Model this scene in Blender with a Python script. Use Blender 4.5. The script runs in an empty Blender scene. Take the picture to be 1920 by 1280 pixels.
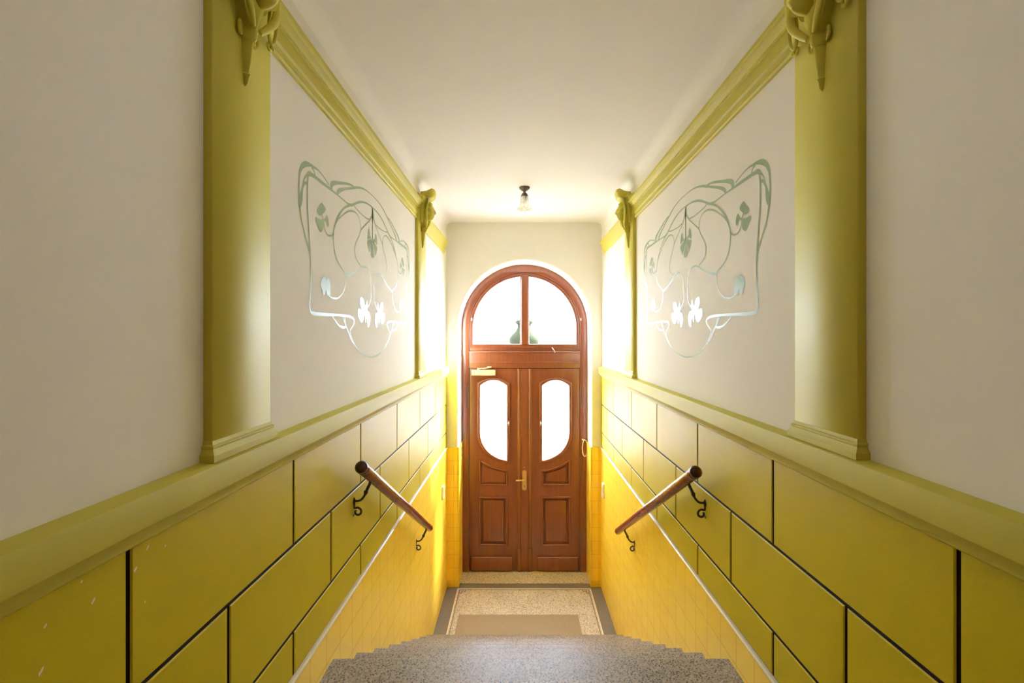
import bpy, bmesh, math, random
from mathutils import Vector, Matrix
random.seed(7)
PI = math.pi
C = bpy.context.scene.collection
sc = bpy.context.scene

# ---------------------------------------------------------------- measures (metres, eye height is the reference)
L, R = 0.826, 0.926            # corridor half widths left and right of the camera
H = 2.804                      # eye above the lower landing
FY = 5.12                      # face of the door wall
DY = 5.43                      # face of the door
CEIL = 1.29                    # ceiling above the eye
TOPH, RISER, TREAD, NOSE = -1.408, 0.1745, 0.29, 2.005
REAR = -2.6

# ---------------------------------------------------------------- camera
cam_d = bpy.data.cameras.new('camera')
cam = bpy.data.objects.new('camera', cam_d); C.objects.link(cam)
cam.location = (0, 0, H); cam.rotation_euler = (PI/2, 0, 0)
cam_d.sensor_width = 36; cam_d.lens = 16.0
cam_d.shift_x = -14/1920; cam_d.shift_y = -8/1920
cam_d.clip_start = 0.02
sc.camera = cam

# ---------------------------------------------------------------- light and exposure
w = bpy.data.worlds.new('world'); sc.world = w; w.use_nodes = True
bg = w.node_tree.nodes['Background']
bg.inputs[0].default_value = (0.88, 0.97, 1.17, 1); bg.inputs[1].default_value = 27.0
sc.view_settings.view_transform = 'Standard'; sc.view_settings.look = 'None'
sc.view_settings.gamma = 1.0; sc.view_settings.use_curve_mapping = False
sc.view_settings.exposure = 0.55
sc.cycles.use_denoising = True
sc.cycles.max_bounces = 16; sc.cycles.diffuse_bounces = 10; sc.cycles.transparent_max_bounces = 16
sc.cycles.caustics_reflective = False; sc.cycles.sample_clamp_indirect = 8

def lamp(name, kind, energy, col, loc, rot=(0, 0, 0), **kw):
    d = bpy.data.lights.new(name, kind); d.energy = energy; d.color = col
    for k, v in kw.items(): setattr(d, k, v)
    o = bpy.data.objects.new(name, d); C.objects.link(o); o.location = loc; o.rotation_euler = rot
    return o
sun = lamp('sun', 'SUN', 100.0, (1, 0.98, 0.95), (3, 8, 6), angle=0.24)
sun.rotation_euler = Vector((-1.25, -0.85, -1.1)).to_track_quat('-Z', 'Y').to_euler()
por = lamp('door_daylight_portal', 'AREA', 1, (1, 1, 1), (0.06, 5.56, H-0.95), (-PI/2, 0, 0), shape='RECTANGLE', size=1.4, size_y=3.7)
por.data.cycles.is_portal = True
# added warm fill behind the camera, tinted to brown the near faces
lamp('landing_light', 'AREA', 2.6, (1, 0.32, 0.09), (0.05, -1.9, H+1.15), (0, 0, 0), shape='DISK', size=0.5)
# added fill, unseen above the frame, to lift the near walls
lamp('stair_head_light', 'AREA', 1.1, (0.92, 0.98, 1.05), (0.05, 1.10, H+CEIL-0.03), (0, 0, 0), shape='DISK', size=0.5)

# ---------------------------------------------------------------- helpers
def tag(o, label=None, cat=None, group=None, kind=None):
    if label: o['label'] = label
    if cat: o['category'] = cat
    if group: o['group'] = group
    if kind: o['kind'] = kind
    return o

def empty(name, loc, label=None, cat=None, group=None, kind=None):
    o = bpy.data.objects.new(name, None); C.objects.link(o); o.location = loc
    o.empty_display_size = 0.1
    return tag(o, label, cat, group, kind)

def smooth(me, ang=35):
    for p in me.polygons: p.use_smooth = True
    try: me.set_sharp_from_angle(angle=math.radians(ang))
    except Exception: pass

class MB:
    """collects shapes, given in world coordinates, into one mesh"""
    def __init__(s): s.bm = bmesh.new()
    def face(s, vs, mi=0):
        try:
            f = s.bm.faces.new(vs); f.material_index = mi; return f
        except ValueError: return None
    def box(s, a, b, mi=0):
        x0, x1 = sorted((a[0], b[0])); y0, y1 = sorted((a[1], b[1])); z0, z1 = sorted((a[2], b[2]))
        v = [s.bm.verts.new(p) for p in [(x0,y0,z0),(x1,y0,z0),(x1,y1,z0),(x0,y1,z0),(x0,y0,z1),(x1,y0,z1),(x1,y1,z1),(x0,y1,z1)]]
        for q in [(0,3,2,1),(4,5,6,7),(0,1,5,4),(1,2,6,5),(2,3,7,6),(3,0,4,7)]: s.face([v[i] for i in q], mi)
    def rings(s, rings, closed=True, cap=True, mi=0):
        rv = [[s.bm.verts.new(p) for p in r] for r in rings]
        n = len(rings[0])
        for a, b in zip(rv, rv[1:]):
            for i in range(n if closed else n-1):
                j = (i+1) % n
                s.face([a[i], a[j], b[j], b[i]], mi)
        if cap and closed:
            s.face(list(reversed(rv[0])), mi); s.face(rv[-1], mi)
        return rv
    def tube(s, pts, rad, n=12, mi=0, flat=None):
        pts = [Vector(p) for p in pts]
        if not isinstance(rad, (list, tuple)): rad = [rad]*len(pts)
        rs = []; up = None
        for i, p in enumerate(pts):
            t = (pts[min(i+1, len(pts)-1)] - pts[max(i-1, 0)]).normalized()
            if up is None:
                up = Vector((0, 0, 1)) if abs(t.z) < 0.9 else Vector((0, 1, 0))
            up = (up - t*up.dot(t)).normalized(); sd = t.cross(up)
            f = flat or 1.0
            rs.append([p + (up*math.cos(a)*f + sd*math.sin(a))*rad[i] for a in [2*PI*k/n for k in range(n)]])
        s.rings(rs, mi=mi)
    def lathe(s, prof, origin, axis=Vector((0,0,1)), n=32, mi=0, wob=None):
        axis = Vector(axis).normalized(); o = Vector(origin)
        u = axis.orthogonal().normalized(); v = axis.cross(u)
        rs = []
        for k, (r, t) in enumerate(prof):
            ring = []
            for i in range(n):
                a = 2*PI*i/n; rr = max(r, 1e-4)
                if wob: rr += wob(k, a)
                ring.append(o + axis*t + (u*math.cos(a)+v*math.sin(a))*rr)
            rs.append(ring)
        s.rings(rs, mi=mi)
    def prism(s, prof, y0, y1, mi=0):
        s.rings([[(x, y0, z) for x, z in prof], [(x, y1, z) for x, z in prof]], mi=mi)
    def obj(s, name, mats, parent=None, sm=True, ang=35, off=None):
        bmesh.ops.recalc_face_normals(s.bm, faces=s.bm.faces)
        me = bpy.data.meshes.new(name)
        if parent is not None:
            base = Vector((0, 0, 0)); p = parent
            while p is not None: base += Vector(p.location); p = p.parent
            bmesh.ops.translate(s.bm, verts=s.bm.verts, vec=-base)
        s.bm.to_mesh(me); s.bm.free()
        if sm: smooth(me, ang)
        for m in (mats if isinstance(mats, (list, tuple)) else [mats]): me.materials.append(m)
        o = bpy.data.objects.new(name, me); C.objects.link(o); o.parent = parent
        return o

def plate(name, loops, y_front, thick, mat, parent=None, bevel=0.0, res=2):
    """closed outlines (x, height) in a plane facing -Y, with holes, given thickness and rounded edges"""
    cu = bpy.data.curves.new(name, 'CURVE'); cu.dimensions = '2D'; cu.fill_mode = 'BOTH'
    cu.extrude = max(thick/2 - bevel, 0.0); cu.bevel_depth = bevel; cu.bevel_resolution = res
    cu.offset = -bevel
    for lp in loops:
        sp = cu.splines.new('POLY'); sp.points.add(len(lp)-1)
        for q, (x, h) in zip(sp.points, lp): q.co = (x, h, 0, 1)
        sp.use_cyclic_u = True
    t = bpy.data.objects.new(name+'_tmp', cu); C.objects.link(t)
    dg = bpy.context.evaluated_depsgraph_get()
    me = bpy.data.meshes.new_from_object(t.evaluated_get(dg), depsgraph=dg)
    bpy.data.objects.remove(t); bpy.data.curves.remove(cu)
    base = Vector((0, 0, 0)); p = parent
    while p is not None: base += Vector(p.location); p = p.parent
    me.transform(Matrix.Translation(Vector((0, y_front + thick/2, H)) - base) @ Matrix.Rotation(PI/2, 4, 'X'))
    bm = bmesh.new(); bm.from_mesh(me)
    bmesh.ops.remove_doubles(bm, verts=bm.verts, dist=1e-5)
    bmesh.ops.recalc_face_normals(bm, faces=bm.faces); bm.to_mesh(me); bm.free()
    me.name = name; smooth(me, 30); me.materials.clear(); me.materials.append(mat)
    o = bpy.data.objects.new(name, me); C.objects.link(o); o.parent = parent
    return o

def wx(s, p=0.0):              # x of a point p in front of the left (-1) or right (+1) wall
    return s*((L if s < 0 else R) - p)

def spline(pts, n=6, closed=False):
    """Catmull-Rom through tuples of any length"""
    out = []; m = len(pts)
    rng = range(m if closed else m-1)
    for i in rng:
        if closed: a, b, c, d = (pts[(i+k-1) % m] for k in range(4))
        else: a, b, c, d = pts[max(i-1, 0)], pts[i], pts[i+1], pts[min(i+2, m-1)]
        for k in range(n):
            t = k/n
            out.append(tuple(0.5*((2*q) + (r-p)*t + (2*p-5*q+4*r-u)*t*t + (-p+3*q-3*r+u)*t**3) for p, q, r, u in zip(a, b, c, d)))
    if not closed: out.append(tuple(pts[-1]))
    return out

def copy_tree(o, parent=None):
    c = o.copy(); C.objects.link(c); c.parent = parent
    for ch in list(o.children): copy_tree(ch, c)
    return c

# ---------------------------------------------------------------- materials
def srgb(r, g, b):
    f = lambda v: (v/255/12.92) if v/255 <= 0.04045 else ((v/255+0.055)/1.055)**2.4
    return (f(r), f(g), f(b), 1)

def base_mat(name):
    m = bpy.data.materials.new(name); m.use_nodes = True
    nt = m.node_tree; b = nt.nodes['Principled BSDF']
    return m, nt, b
def node(nt, t, **kw):
    n = nt.nodes.new(t)
    for k, v in kw.items():
        if k in n.bl_rna.properties.keys(): setattr(n, k, v)
        else: n.inputs[k].default_value = v
    return n
def noise(nt, co, scale, detail=3, rough=0.5):
    n = node(nt, 'ShaderNodeTexNoise'); n.inputs['Scale'].default_value = scale
    n.inputs['Detail'].default_value = detail; n.inputs['Roughness'].default_value = rough
    nt.links.new(co, n.inputs['Vector']); return n.outputs['Fac']
def ramp(nt, fac, stops, interp='LINEAR'):
    r = node(nt, 'ShaderNodeValToRGB'); r.color_ramp.interpolation = interp
    el = r.color_ramp.elements
    while len(el) < len(stops): el.new(0.5)
    for e, (p, c) in zip(el, stops):
        e.position = p; e.color = c if len(c) == 4 else (*c, 1)
    nt.links.new(fac, r.inputs[0]); return r.outputs[0]
def coords(nt, scale=None):
    tc = node(nt, 'ShaderNodeTexCoord'); co = tc.outputs['Object']
    if scale:
        mp = node(nt, 'ShaderNodeMapping'); mp.inputs['Scale'].default_value = scale
        nt.links.new(co, mp.inputs['Vector']); co = mp.outputs[0]
    return co
def bump(nt, b, fac, strength, dist=0.01):
    bp = node(nt, 'ShaderNodeBump'); bp.inputs['Strength'].default_value = strength; bp.inputs['Distance'].default_value = dist
    nt.links.new(fac, bp.inputs['Height']); nt.links.new(bp.outputs[0], b.inputs['Normal'])

def paint(name, c1, c2, rough=(0.3, 0.45), bscale=60, bstr=0.15, spec=0.5, cscale=2.5, coat=0.0, bdist=0.002):
    m, nt, b = base_mat(name); co = coords(nt)
    nt.links.new(ramp(nt, noise(nt, co, cscale, 5, 0.6), [(0.3, c1), (0.7, c2)]), b.inputs['Base Color'])
    rr = node(nt, 'ShaderNodeMapRange'); rr.inputs[3].default_value = rough[0]; rr.inputs[4].default_value = rough[1]
    nt.links.new(noise(nt, co, 7, 4), rr.inputs[0]); nt.links.new(rr.outputs[0], b.inputs['Roughness'])
    b.inputs['Specular IOR Level'].default_value = spec
    b.inputs['Coat Weight'].default_value = coat; b.inputs['Coat Roughness'].default_value = 0.15
    bump(nt, b, noise(nt, co, bscale, 4, 0.6), bstr, bdist)
    return m

M = {}
M['plaster'] = paint('cream_plaster', srgb(233, 230, 222), srgb(238, 235, 228), (0.75, 0.9), 45, 0.25, 0.25, 1.2)
M['brown_paint'] = paint('brown_wall_paint', srgb(120, 72, 36), srgb(130, 80, 42), (0.5, 0.6))
M['ceiling'] = paint('white_ceiling_paint', srgb(238, 237, 234), srgb(242, 241, 238), (0.85, 0.95), 30, 0.2, 0.2, 1.0)
M['olive'] = paint('olive_gloss_paint', srgb(190, 180, 66), srgb(196, 186, 74), (0.46, 0.58), 25, 0.12, 0.28, 2)
M['block'] = paint('olive_block_paint', srgb(188, 170, 18), srgb(196, 178, 30), (0.40, 0.52), 90, 0.25, 0.17, 1.6)
M['groove'] = paint('dark_groove', srgb(22, 12, 6), srgb(30, 16, 8), (0.6, 0.7), spec=0.2)
M['chip'] = paint('bare_plaster_chip', srgb(226, 216, 180), srgb(232, 222, 190), (0.8, 0.9))
M['trim'] = paint('pale_tile_trim', srgb(220, 212, 190), srgb(228, 220, 200), (0.25, 0.35))
M['mural'] = paint('green_gloss_stencil', srgb(150, 172, 142), srgb(158, 178, 150), (0.27, 0.34), 20, 0.05, 0.10, 3)
M['iron'] = paint('black_wrought_iron', srgb(52, 36, 28), srgb(66, 46, 36), (0.35, 0.5), 80, 0.2, 0.5)
M['brass'] = paint('brass', srgb(226, 190, 110), srgb(236, 204, 130), (0.25, 0.35), 60, 0.1)
M['brass'].node_tree.nodes['Principled BSDF'].inputs['Metallic'].default_value = 0.85
M['cream_metal'] = paint('cream_metal', srgb(236, 226, 190), srgb(240, 230, 198), (0.35, 0.45))
M['steel'] = paint('grey_steel', srgb(190, 180, 168), srgb(200, 190, 178), (0.3, 0.4))
M['steel'].node_tree.nodes['Principled BSDF'].inputs['Metallic'].default_value = 0.7
M['white_plastic'] = paint('white_plastic', srgb(236, 232, 220), srgb(240, 236, 226), (0.35, 0.45))
M['dark_bronze'] = paint('dark_bronze', srgb(84, 70, 58), srgb(104, 88, 78), (0.3, 0.4))
M['stone'] = paint('dark_mossy_stone', srgb(24, 27, 16), srgb(32, 35, 22), (0.8, 0.9), 30, 0.4, 0.04)  # stone colour darkened so the urn shows against the bright daylight
M['paving'] = paint('pale_paving', srgb(140, 138, 136), srgb(156, 152, 148), (0.8, 0.9), 20, 0.3)

def wood(name, dark, mid, light, rough=(0.18, 0.34), coat=0.3, vert=True):
    m, nt, b = base_mat(name)
    co = coords(nt, (34, 34, 2.2) if vert else (34, 2.2, 34))
    n1 = noise(nt, co, 1.0, 6, 0.65)
    nt.links.new(ramp(nt, n1, [(0.3, dark), (0.5, mid), (0.75, light)]), b.inputs['Base Color'])
    rr = node(nt, 'ShaderNodeMapRange'); rr.inputs[3].default_value = rough[0]; rr.inputs[4].default_value = rough[1]
    nt.links.new(n1, rr.inputs[0]); nt.links.new(rr.outputs[0], b.inputs['Roughness'])
    b.inputs['Coat Weight'].default_value = coat; b.inputs['Coat Roughness'].default_value = 0.2
    bump(nt, b, n1, 0.06, 0.002)
    return m
M['door_wood'] = wood('mahogany_door', srgb(122, 66, 42), srgb(127, 70, 44), srgb(134, 76, 48), (0.2, 0.3), 0.7)
M['rail_wood'] = wood('mahogany_handrail', srgb(104, 44, 24), srgb(136, 62, 34), srgb(150, 78, 46), (0.15, 0.25), 0.5, False)
M['cap_wood'] = paint('dark_end_cap', srgb(52, 20, 10), srgb(66, 26, 14), (0.2, 0.3))

def tile_mat(name, axis):
    m, nt, b = base_mat(name); tc = node(nt, 'ShaderNodeTexCoord')
    sp = node(nt, 'ShaderNodeSeparateXYZ'); nt.links.new(tc.outputs['Object'], sp.inputs[0])
    cb = node(nt, 'ShaderNodeCombineXYZ'); nt.links.new(sp.outputs[axis], cb.inputs[0])
    ad = node(nt, 'ShaderNodeMath', operation='ADD'); ad.inputs[1].default_value = -(H-1.237) + 0.15*20
    nt.links.new(sp.outputs[2], ad.inputs[0]); nt.links.new(ad.outputs[0], cb.inputs[1])
    br = node(nt, 'ShaderNodeTexBrick'); br.offset = 0.0; br.squash = 1.0
    br.inputs['Scale'].default_value = 1.0; br.inputs['Brick Width'].default_value = 0.148; br.inputs['Row Height'].default_value = 0.15
    br.inputs['Mortar Size'].default_value = 0.0022; br.inputs['Mortar Smooth'].default_value = 0.3
    br.inputs['Color1'].default_value = srgb(250, 218, 74); br.inputs['Color2'].default_value = srgb(247, 211, 60)
    br.inputs['Mortar'].default_value = srgb(214, 178, 92)
    nt.links.new(cb.outputs[0], br.inputs['Vector']); nt.links.new(br.outputs['Color'], b.inputs['Base Color'])
    rr = node(nt, 'ShaderNodeMapRange'); rr.inputs[3].default_value = 0.3; rr.inputs[4].default_value = 0.7
    nt.links.new(br.outputs['Fac'], rr.inputs[0]); nt.links.new(rr.outputs[0], b.inputs['Roughness'])
    inv = node(nt, 'ShaderNodeMath', operation='SUBTRACT'); inv.inputs[0].default_value = 1.0
    nt.links.new(br.outputs['Fac'], inv.inputs[1])
    nz = noise(nt, tc.outputs['Object'], 9, 2)
    mx = node(nt, 'ShaderNodeMath', operation='MULTIPLY_ADD'); mx.inputs[1].default_value = 0.5
    nt.links.new(nz, mx.inputs[0]); nt.links.new(inv.outputs[0], mx.inputs[2])
    bump(nt, b, mx.outputs[0], 0.35, 0.0025)
    return m
M['tile_side'] = tile_mat('yellow_glazed_tile_side', 1)
M['tile_front'] = tile_mat('yellow_glazed_tile_front', 0)

def terrazzo(name, ground, chips, scale, rough=0.4, amount=0.5, bright=None):
    m, nt, b = base_mat(name); co = coords(nt)
    v = node(nt, 'ShaderNodeTexVoronoi'); v.inputs['Scale'].default_value = scale; nt.links.new(co, v.inputs['Vector'])
    sp = node(nt, 'ShaderNodeSeparateColor'); nt.links.new(v.outputs['Color'], sp.inputs[0])
    stops = [(i/len(chips), c) for i, c in enumerate(chips)]
    chipc = ramp(nt, sp.outputs[0], stops, 'CONSTANT')
    d = node(nt, 'ShaderNodeMath', operation='LESS_THAN'); d.inputs[1].default_value = amount
    nt.links.new(v.outputs['Distance'], d.inputs[0])
    mx = node(nt, 'ShaderNodeMix', data_type='RGBA'); mx.inputs[6].default_value = ground
    nt.links.new(d.outputs[0], mx.inputs[0]); nt.links.new(chipc, mx.inputs[7])
    big = ramp(nt, noise(nt, co, 3.5, 4), [(0.3, (0.86, 0.86, 0.87)), (0.7, (1, 1, 1))])
    mm = node(nt, 'ShaderNodeMix', data_type='RGBA', blend_type='MULTIPLY'); mm.inputs[0].default_value = 1
    nt.links.new(mx.outputs[2], mm.inputs[6]); nt.links.new(big, mm.inputs[7])
    nt.links.new(mm.outputs[2], b.inputs['Base Color']); b.inputs['Roughness'].default_value = rough; b.inputs['Specular IOR Level'].default_value = 0.16
    bump(nt, b, noise(nt, co, 60, 3), 0.1, 0.001)
    return m
M['terrazzo'] = terrazzo('speckled_grey_terrazzo', srgb(146, 132, 110), [srgb(74, 64, 52), srgb(162, 148, 128), srgb(128, 114, 94), srgb(98, 88, 76), srgb(172, 160, 142), srgb(56, 48, 40)], 130, 0.42, 0.45)
M['terrazzo_light'] = terrazzo('beige_terrazzo', srgb(200, 188, 166), [srgb(226, 216, 196), srgb(122, 108, 92), srgb(206, 194, 172), srgb(230, 222, 206), srgb(160, 146, 126)], 100, 0.4, 0.45)
M['terrazzo_dark'] = terrazzo('dark_grey_terrazzo', srgb(126, 118, 104), [srgb(112, 106, 96), srgb(140, 132, 118), srgb(98, 94, 86)], 150, 0.35, 0.4)
M['inlay_light'] = paint('pale_inlay', srgb(226, 212, 180), srgb(230, 216, 186), (0.4, 0.5))
M['inlay_dark'] = paint('dark_inlay', srgb(98, 88, 70), srgb(108, 98, 78), (0.4, 0.5))

def mat_fabric():
    m, nt, b = base_mat('taupe_ribbed_carpet'); co = coords(nt)
    n1 = noise(nt, co, 420, 2)
    nt.links.new(ramp(nt, n1, [(0.3, srgb(138, 122, 98)), (0.7, srgb(170, 152, 126))]), b.inputs['Base Color'])
    b.inputs['Roughness'].default_value = 0.95; b.inputs['Specular IOR Level'].default_value = 0.1
    bump(nt, b, n1, 0.6, 0.004); return m
M['mat'] = mat_fabric()

def glass(name, tint, gloss=0.06, diffuse=0.0, pattern=0.0):
    """thin sheet: daylight passes, with a share scattered by the pattern in the glass and a share reflected"""
    m = bpy.data.materials.new(name); m.use_nodes = True; nt = m.node_tree
    nt.nodes.clear(); out = node(nt, 'ShaderNodeOutputMaterial')
    tr = node(nt, 'ShaderNodeBsdfTransparent'); tr.inputs[0].default_value = tint
    gl = node(nt, 'ShaderNodeBsdfGlossy'); gl.inputs['Roughness'].default_value = 0.08
    tl = node(nt, 'ShaderNodeBsdfTranslucent'); tl.inputs[0].default_value = tint
    co = coords(nt)
    bp = node(nt, 'ShaderNodeBump'); bp.inputs['Strength'].default_value = 0.8; bp.inputs['Distance'].default_value = 0.004
    nt.links.new(noise(nt, co, 70, 3), bp.inputs['Height'])
    if pattern:
        nt.links.new(bp.outputs[0], gl.inputs['Normal']); nt.links.new(bp.outputs[0], tl.inputs['Normal'])
    m1 = node(nt, 'ShaderNodeMixShader'); m1.inputs[0].default_value = diffuse
    if diffuse:
        mr = node(nt, 'ShaderNodeMapRange'); mr.inputs[1].default_value = 0.3; mr.inputs[2].default_value = 0.7
        mr.inputs[3].default_value = diffuse-pattern; mr.inputs[4].default_value = min(1, diffuse+pattern)
        nt.links.new(noise(nt, co, 55, 4, 0.6), mr.inputs[0]); nt.links.new(mr.outputs[0], m1.inputs[0])
    nt.links.new(tr.outputs[0], m1.inputs[1]); nt.links.new(tl.outputs[0], m1.inputs[2])
    m2 = node(nt, 'ShaderNodeMixShader'); m2.inputs[0].default_value = gloss
    nt.links.new(m1.outputs[0], m2.inputs[1]); nt.links.new(gl.outputs[0], m2.inputs[2])
    nt.links.new(m2.outputs[0], out.inputs[0]); return m
M['glass'] = glass('clear_fanlight_glass', (0.95, 0.97, 0.96, 1), 0.05)
M['frosted'] = glass('hammered_glass', (0.88, 0.89, 0.96, 1), 0.05, 0.55, 0.3)
M['shade'] = glass('milky_shade_glass', (0.9, 0.9, 0.82, 1), 0.12, 0.6, 0.15)

# ---------------------------------------------------------------- the setting
def struct(o): o['kind'] = 'structure'; return o
for s, nm in ((-1, 'left'), (1, 'right')):
    b = MB(); b.box((wx(s), REAR, -0.1), (wx(s)+s*0.25, FY+0.5, H+CEIL+0.2))
    struct(b.obj('wall_'+nm, M['plaster'], sm=False))
b = MB(); b.box((-L-0.25, REAR-0.2, -0.1), (R+0.25, REAR, H+CEIL+0.2)); struct(b.obj('wall_rear', M['brown_paint'], sm=False))

# ceiling, coved into the side walls
def cove(s, r=0.07):
    return [(wx(s, r*(1-math.cos(a))), CEIL-r*(1-math.sin(a))) for a in [PI/2*k/8 for k in range(9)]]
prof = [(-L-0.02, CEIL-0.07)] + cove(-1) + list(reversed(cove(1))) + [(R+0.02, CEIL-0.07), (R+0.02, CEIL+0.15), (-L-0.02, CEIL+0.15)]
b = MB(); b.prism([(x, z+H) for x, z in prof], REAR, FY); struct(b.obj('ceiling', M['ceiling']))

# door wall with its arched opening
AX, AH, AR = 0.060, 0.115, 0.75
def arch(r, hb, n=48, cx=AX, ch=AH):
    return [(cx-r, hb)] + [(cx - r*math.cos(PI*k/n), ch + r*math.sin(PI*k/n)) for k in range(n+1)] + [(cx+r, hb)]
outline = [(-L-0.02, -H-0.1), (AX-AR, -H-0.1)] + arch(AR, -H+0.0)[1:-1] + [(AX+AR, -H-0.1), (R+0.02, -H-0.1), (R+0.02, CEIL+0.15), (-L-0.02, CEIL+0.15)]
struct(plate('wall_front', [outline], FY, 0.45, M['plaster'], bevel=0.022, res=4))

# lower landing
Y3 = NOSE + 7*TREAD
b = MB(); b.box((-L-0.05, Y3-0.06, -0.12), (R+0.05, FY+0.46, 0)); floor = struct(b.obj('floor', M['terrazzo_dark'], sm=False))
b = MB(); b.box((-0.692, Y3+0.17, -0.01), (0.796, 5.08, 0.0012)); o = struct(b.obj('terrazzo_field', M['terrazzo_light'], floor, sm=False))
# pale outer line and dark inner line with key corners
def frame_line(b, x0, x1, y0, y1, wd, z):
    b.box((x0, y0, 0), (x0+wd, y1, z)); b.box((x1-wd, y0, 0), (x1, y1, z))
    b.box((x0+wd, y1-wd, 0), (x1-wd, y1, z)); b.box((x0+wd, y0, 0), (x1-wd, y0+wd, z))
b = MB(); frame_line(b, -0.692, 0.796, Y3+0.17, 5.08, 0.012, 0.0018); struct(b.obj('border_line', M['inlay_light'], floor, sm=False))
b = MB(); x0, x1, y0, y1 = -0.668, 0.772, Y3+0.194, 5.056
frame_line(b, x0, x1, y0, y1, 0.008, 0.0022)
for cx, sx in ((x0, 1), (x1, -1)):
    for (ax, ay, bx, by) in ((0.03, 0, 0.038, -0.07), (0, -0.07, 0.038, -0.078), (0.03, -0.035, 0.075, -0.043), (0.067, 0, 0.075, -0.043), (0.0, -0.05, 0.02, -0.058)):
        b.box((cx+sx*ax, y1+ay, 0), (cx+sx*bx, y1+by, 0.0022))
struct(b.obj('key_pattern', M['inlay_dark'], floor, sm=False))
b = MB(); b.box((AX-AR, 5.19, -0.02), (AX+AR, FY+0.45, 0.006)); b.box((AX-AR, 5.18, -0.02), (AX+AR, 5.19, 0.008))
struct(b.obj('floor', M['terrazzo_light'], sm=False))

# stairs: one flight of terrazzo steps, with rounded nosings
def nosing(y, h, r=0.014, over=0.02):
    """profile of one step from its riser foot up and over the nosing, towards the camera"""
    pts = []
    for k in range(7):
        a = -PI/2 + PI*k/6
        pts.append((y + r*math.cos(a) - r + 0.0, h - r + r*math.sin(a)))
    return pts
st = MB()
prof = [(REAR, TOPH)]
path = []
for k in range(8):
    y, h = NOSE + k*TREAD, TOPH - k*RISER
    seg = list(reversed(nosing(y, h)))
    path += seg
    path.append((y-0.022, h-0.03)); nh = h - RISER if k < 7 else -H
    path.append((y-0.022, nh))
loop = [(REAR, TOPH)] + path + [(path[-1][0], -H-0.1), (REAR, -H-0.1)]
st = MB(); st.rings([[(-L-0.02, y, h+H) for y, h in loop], [(R+0.02, y, h+H) for y, h in loop]])
stair = st.obj('stair_flight', M['terrazzo'], ang=40)
stair['kind'] = 'structure'

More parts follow.
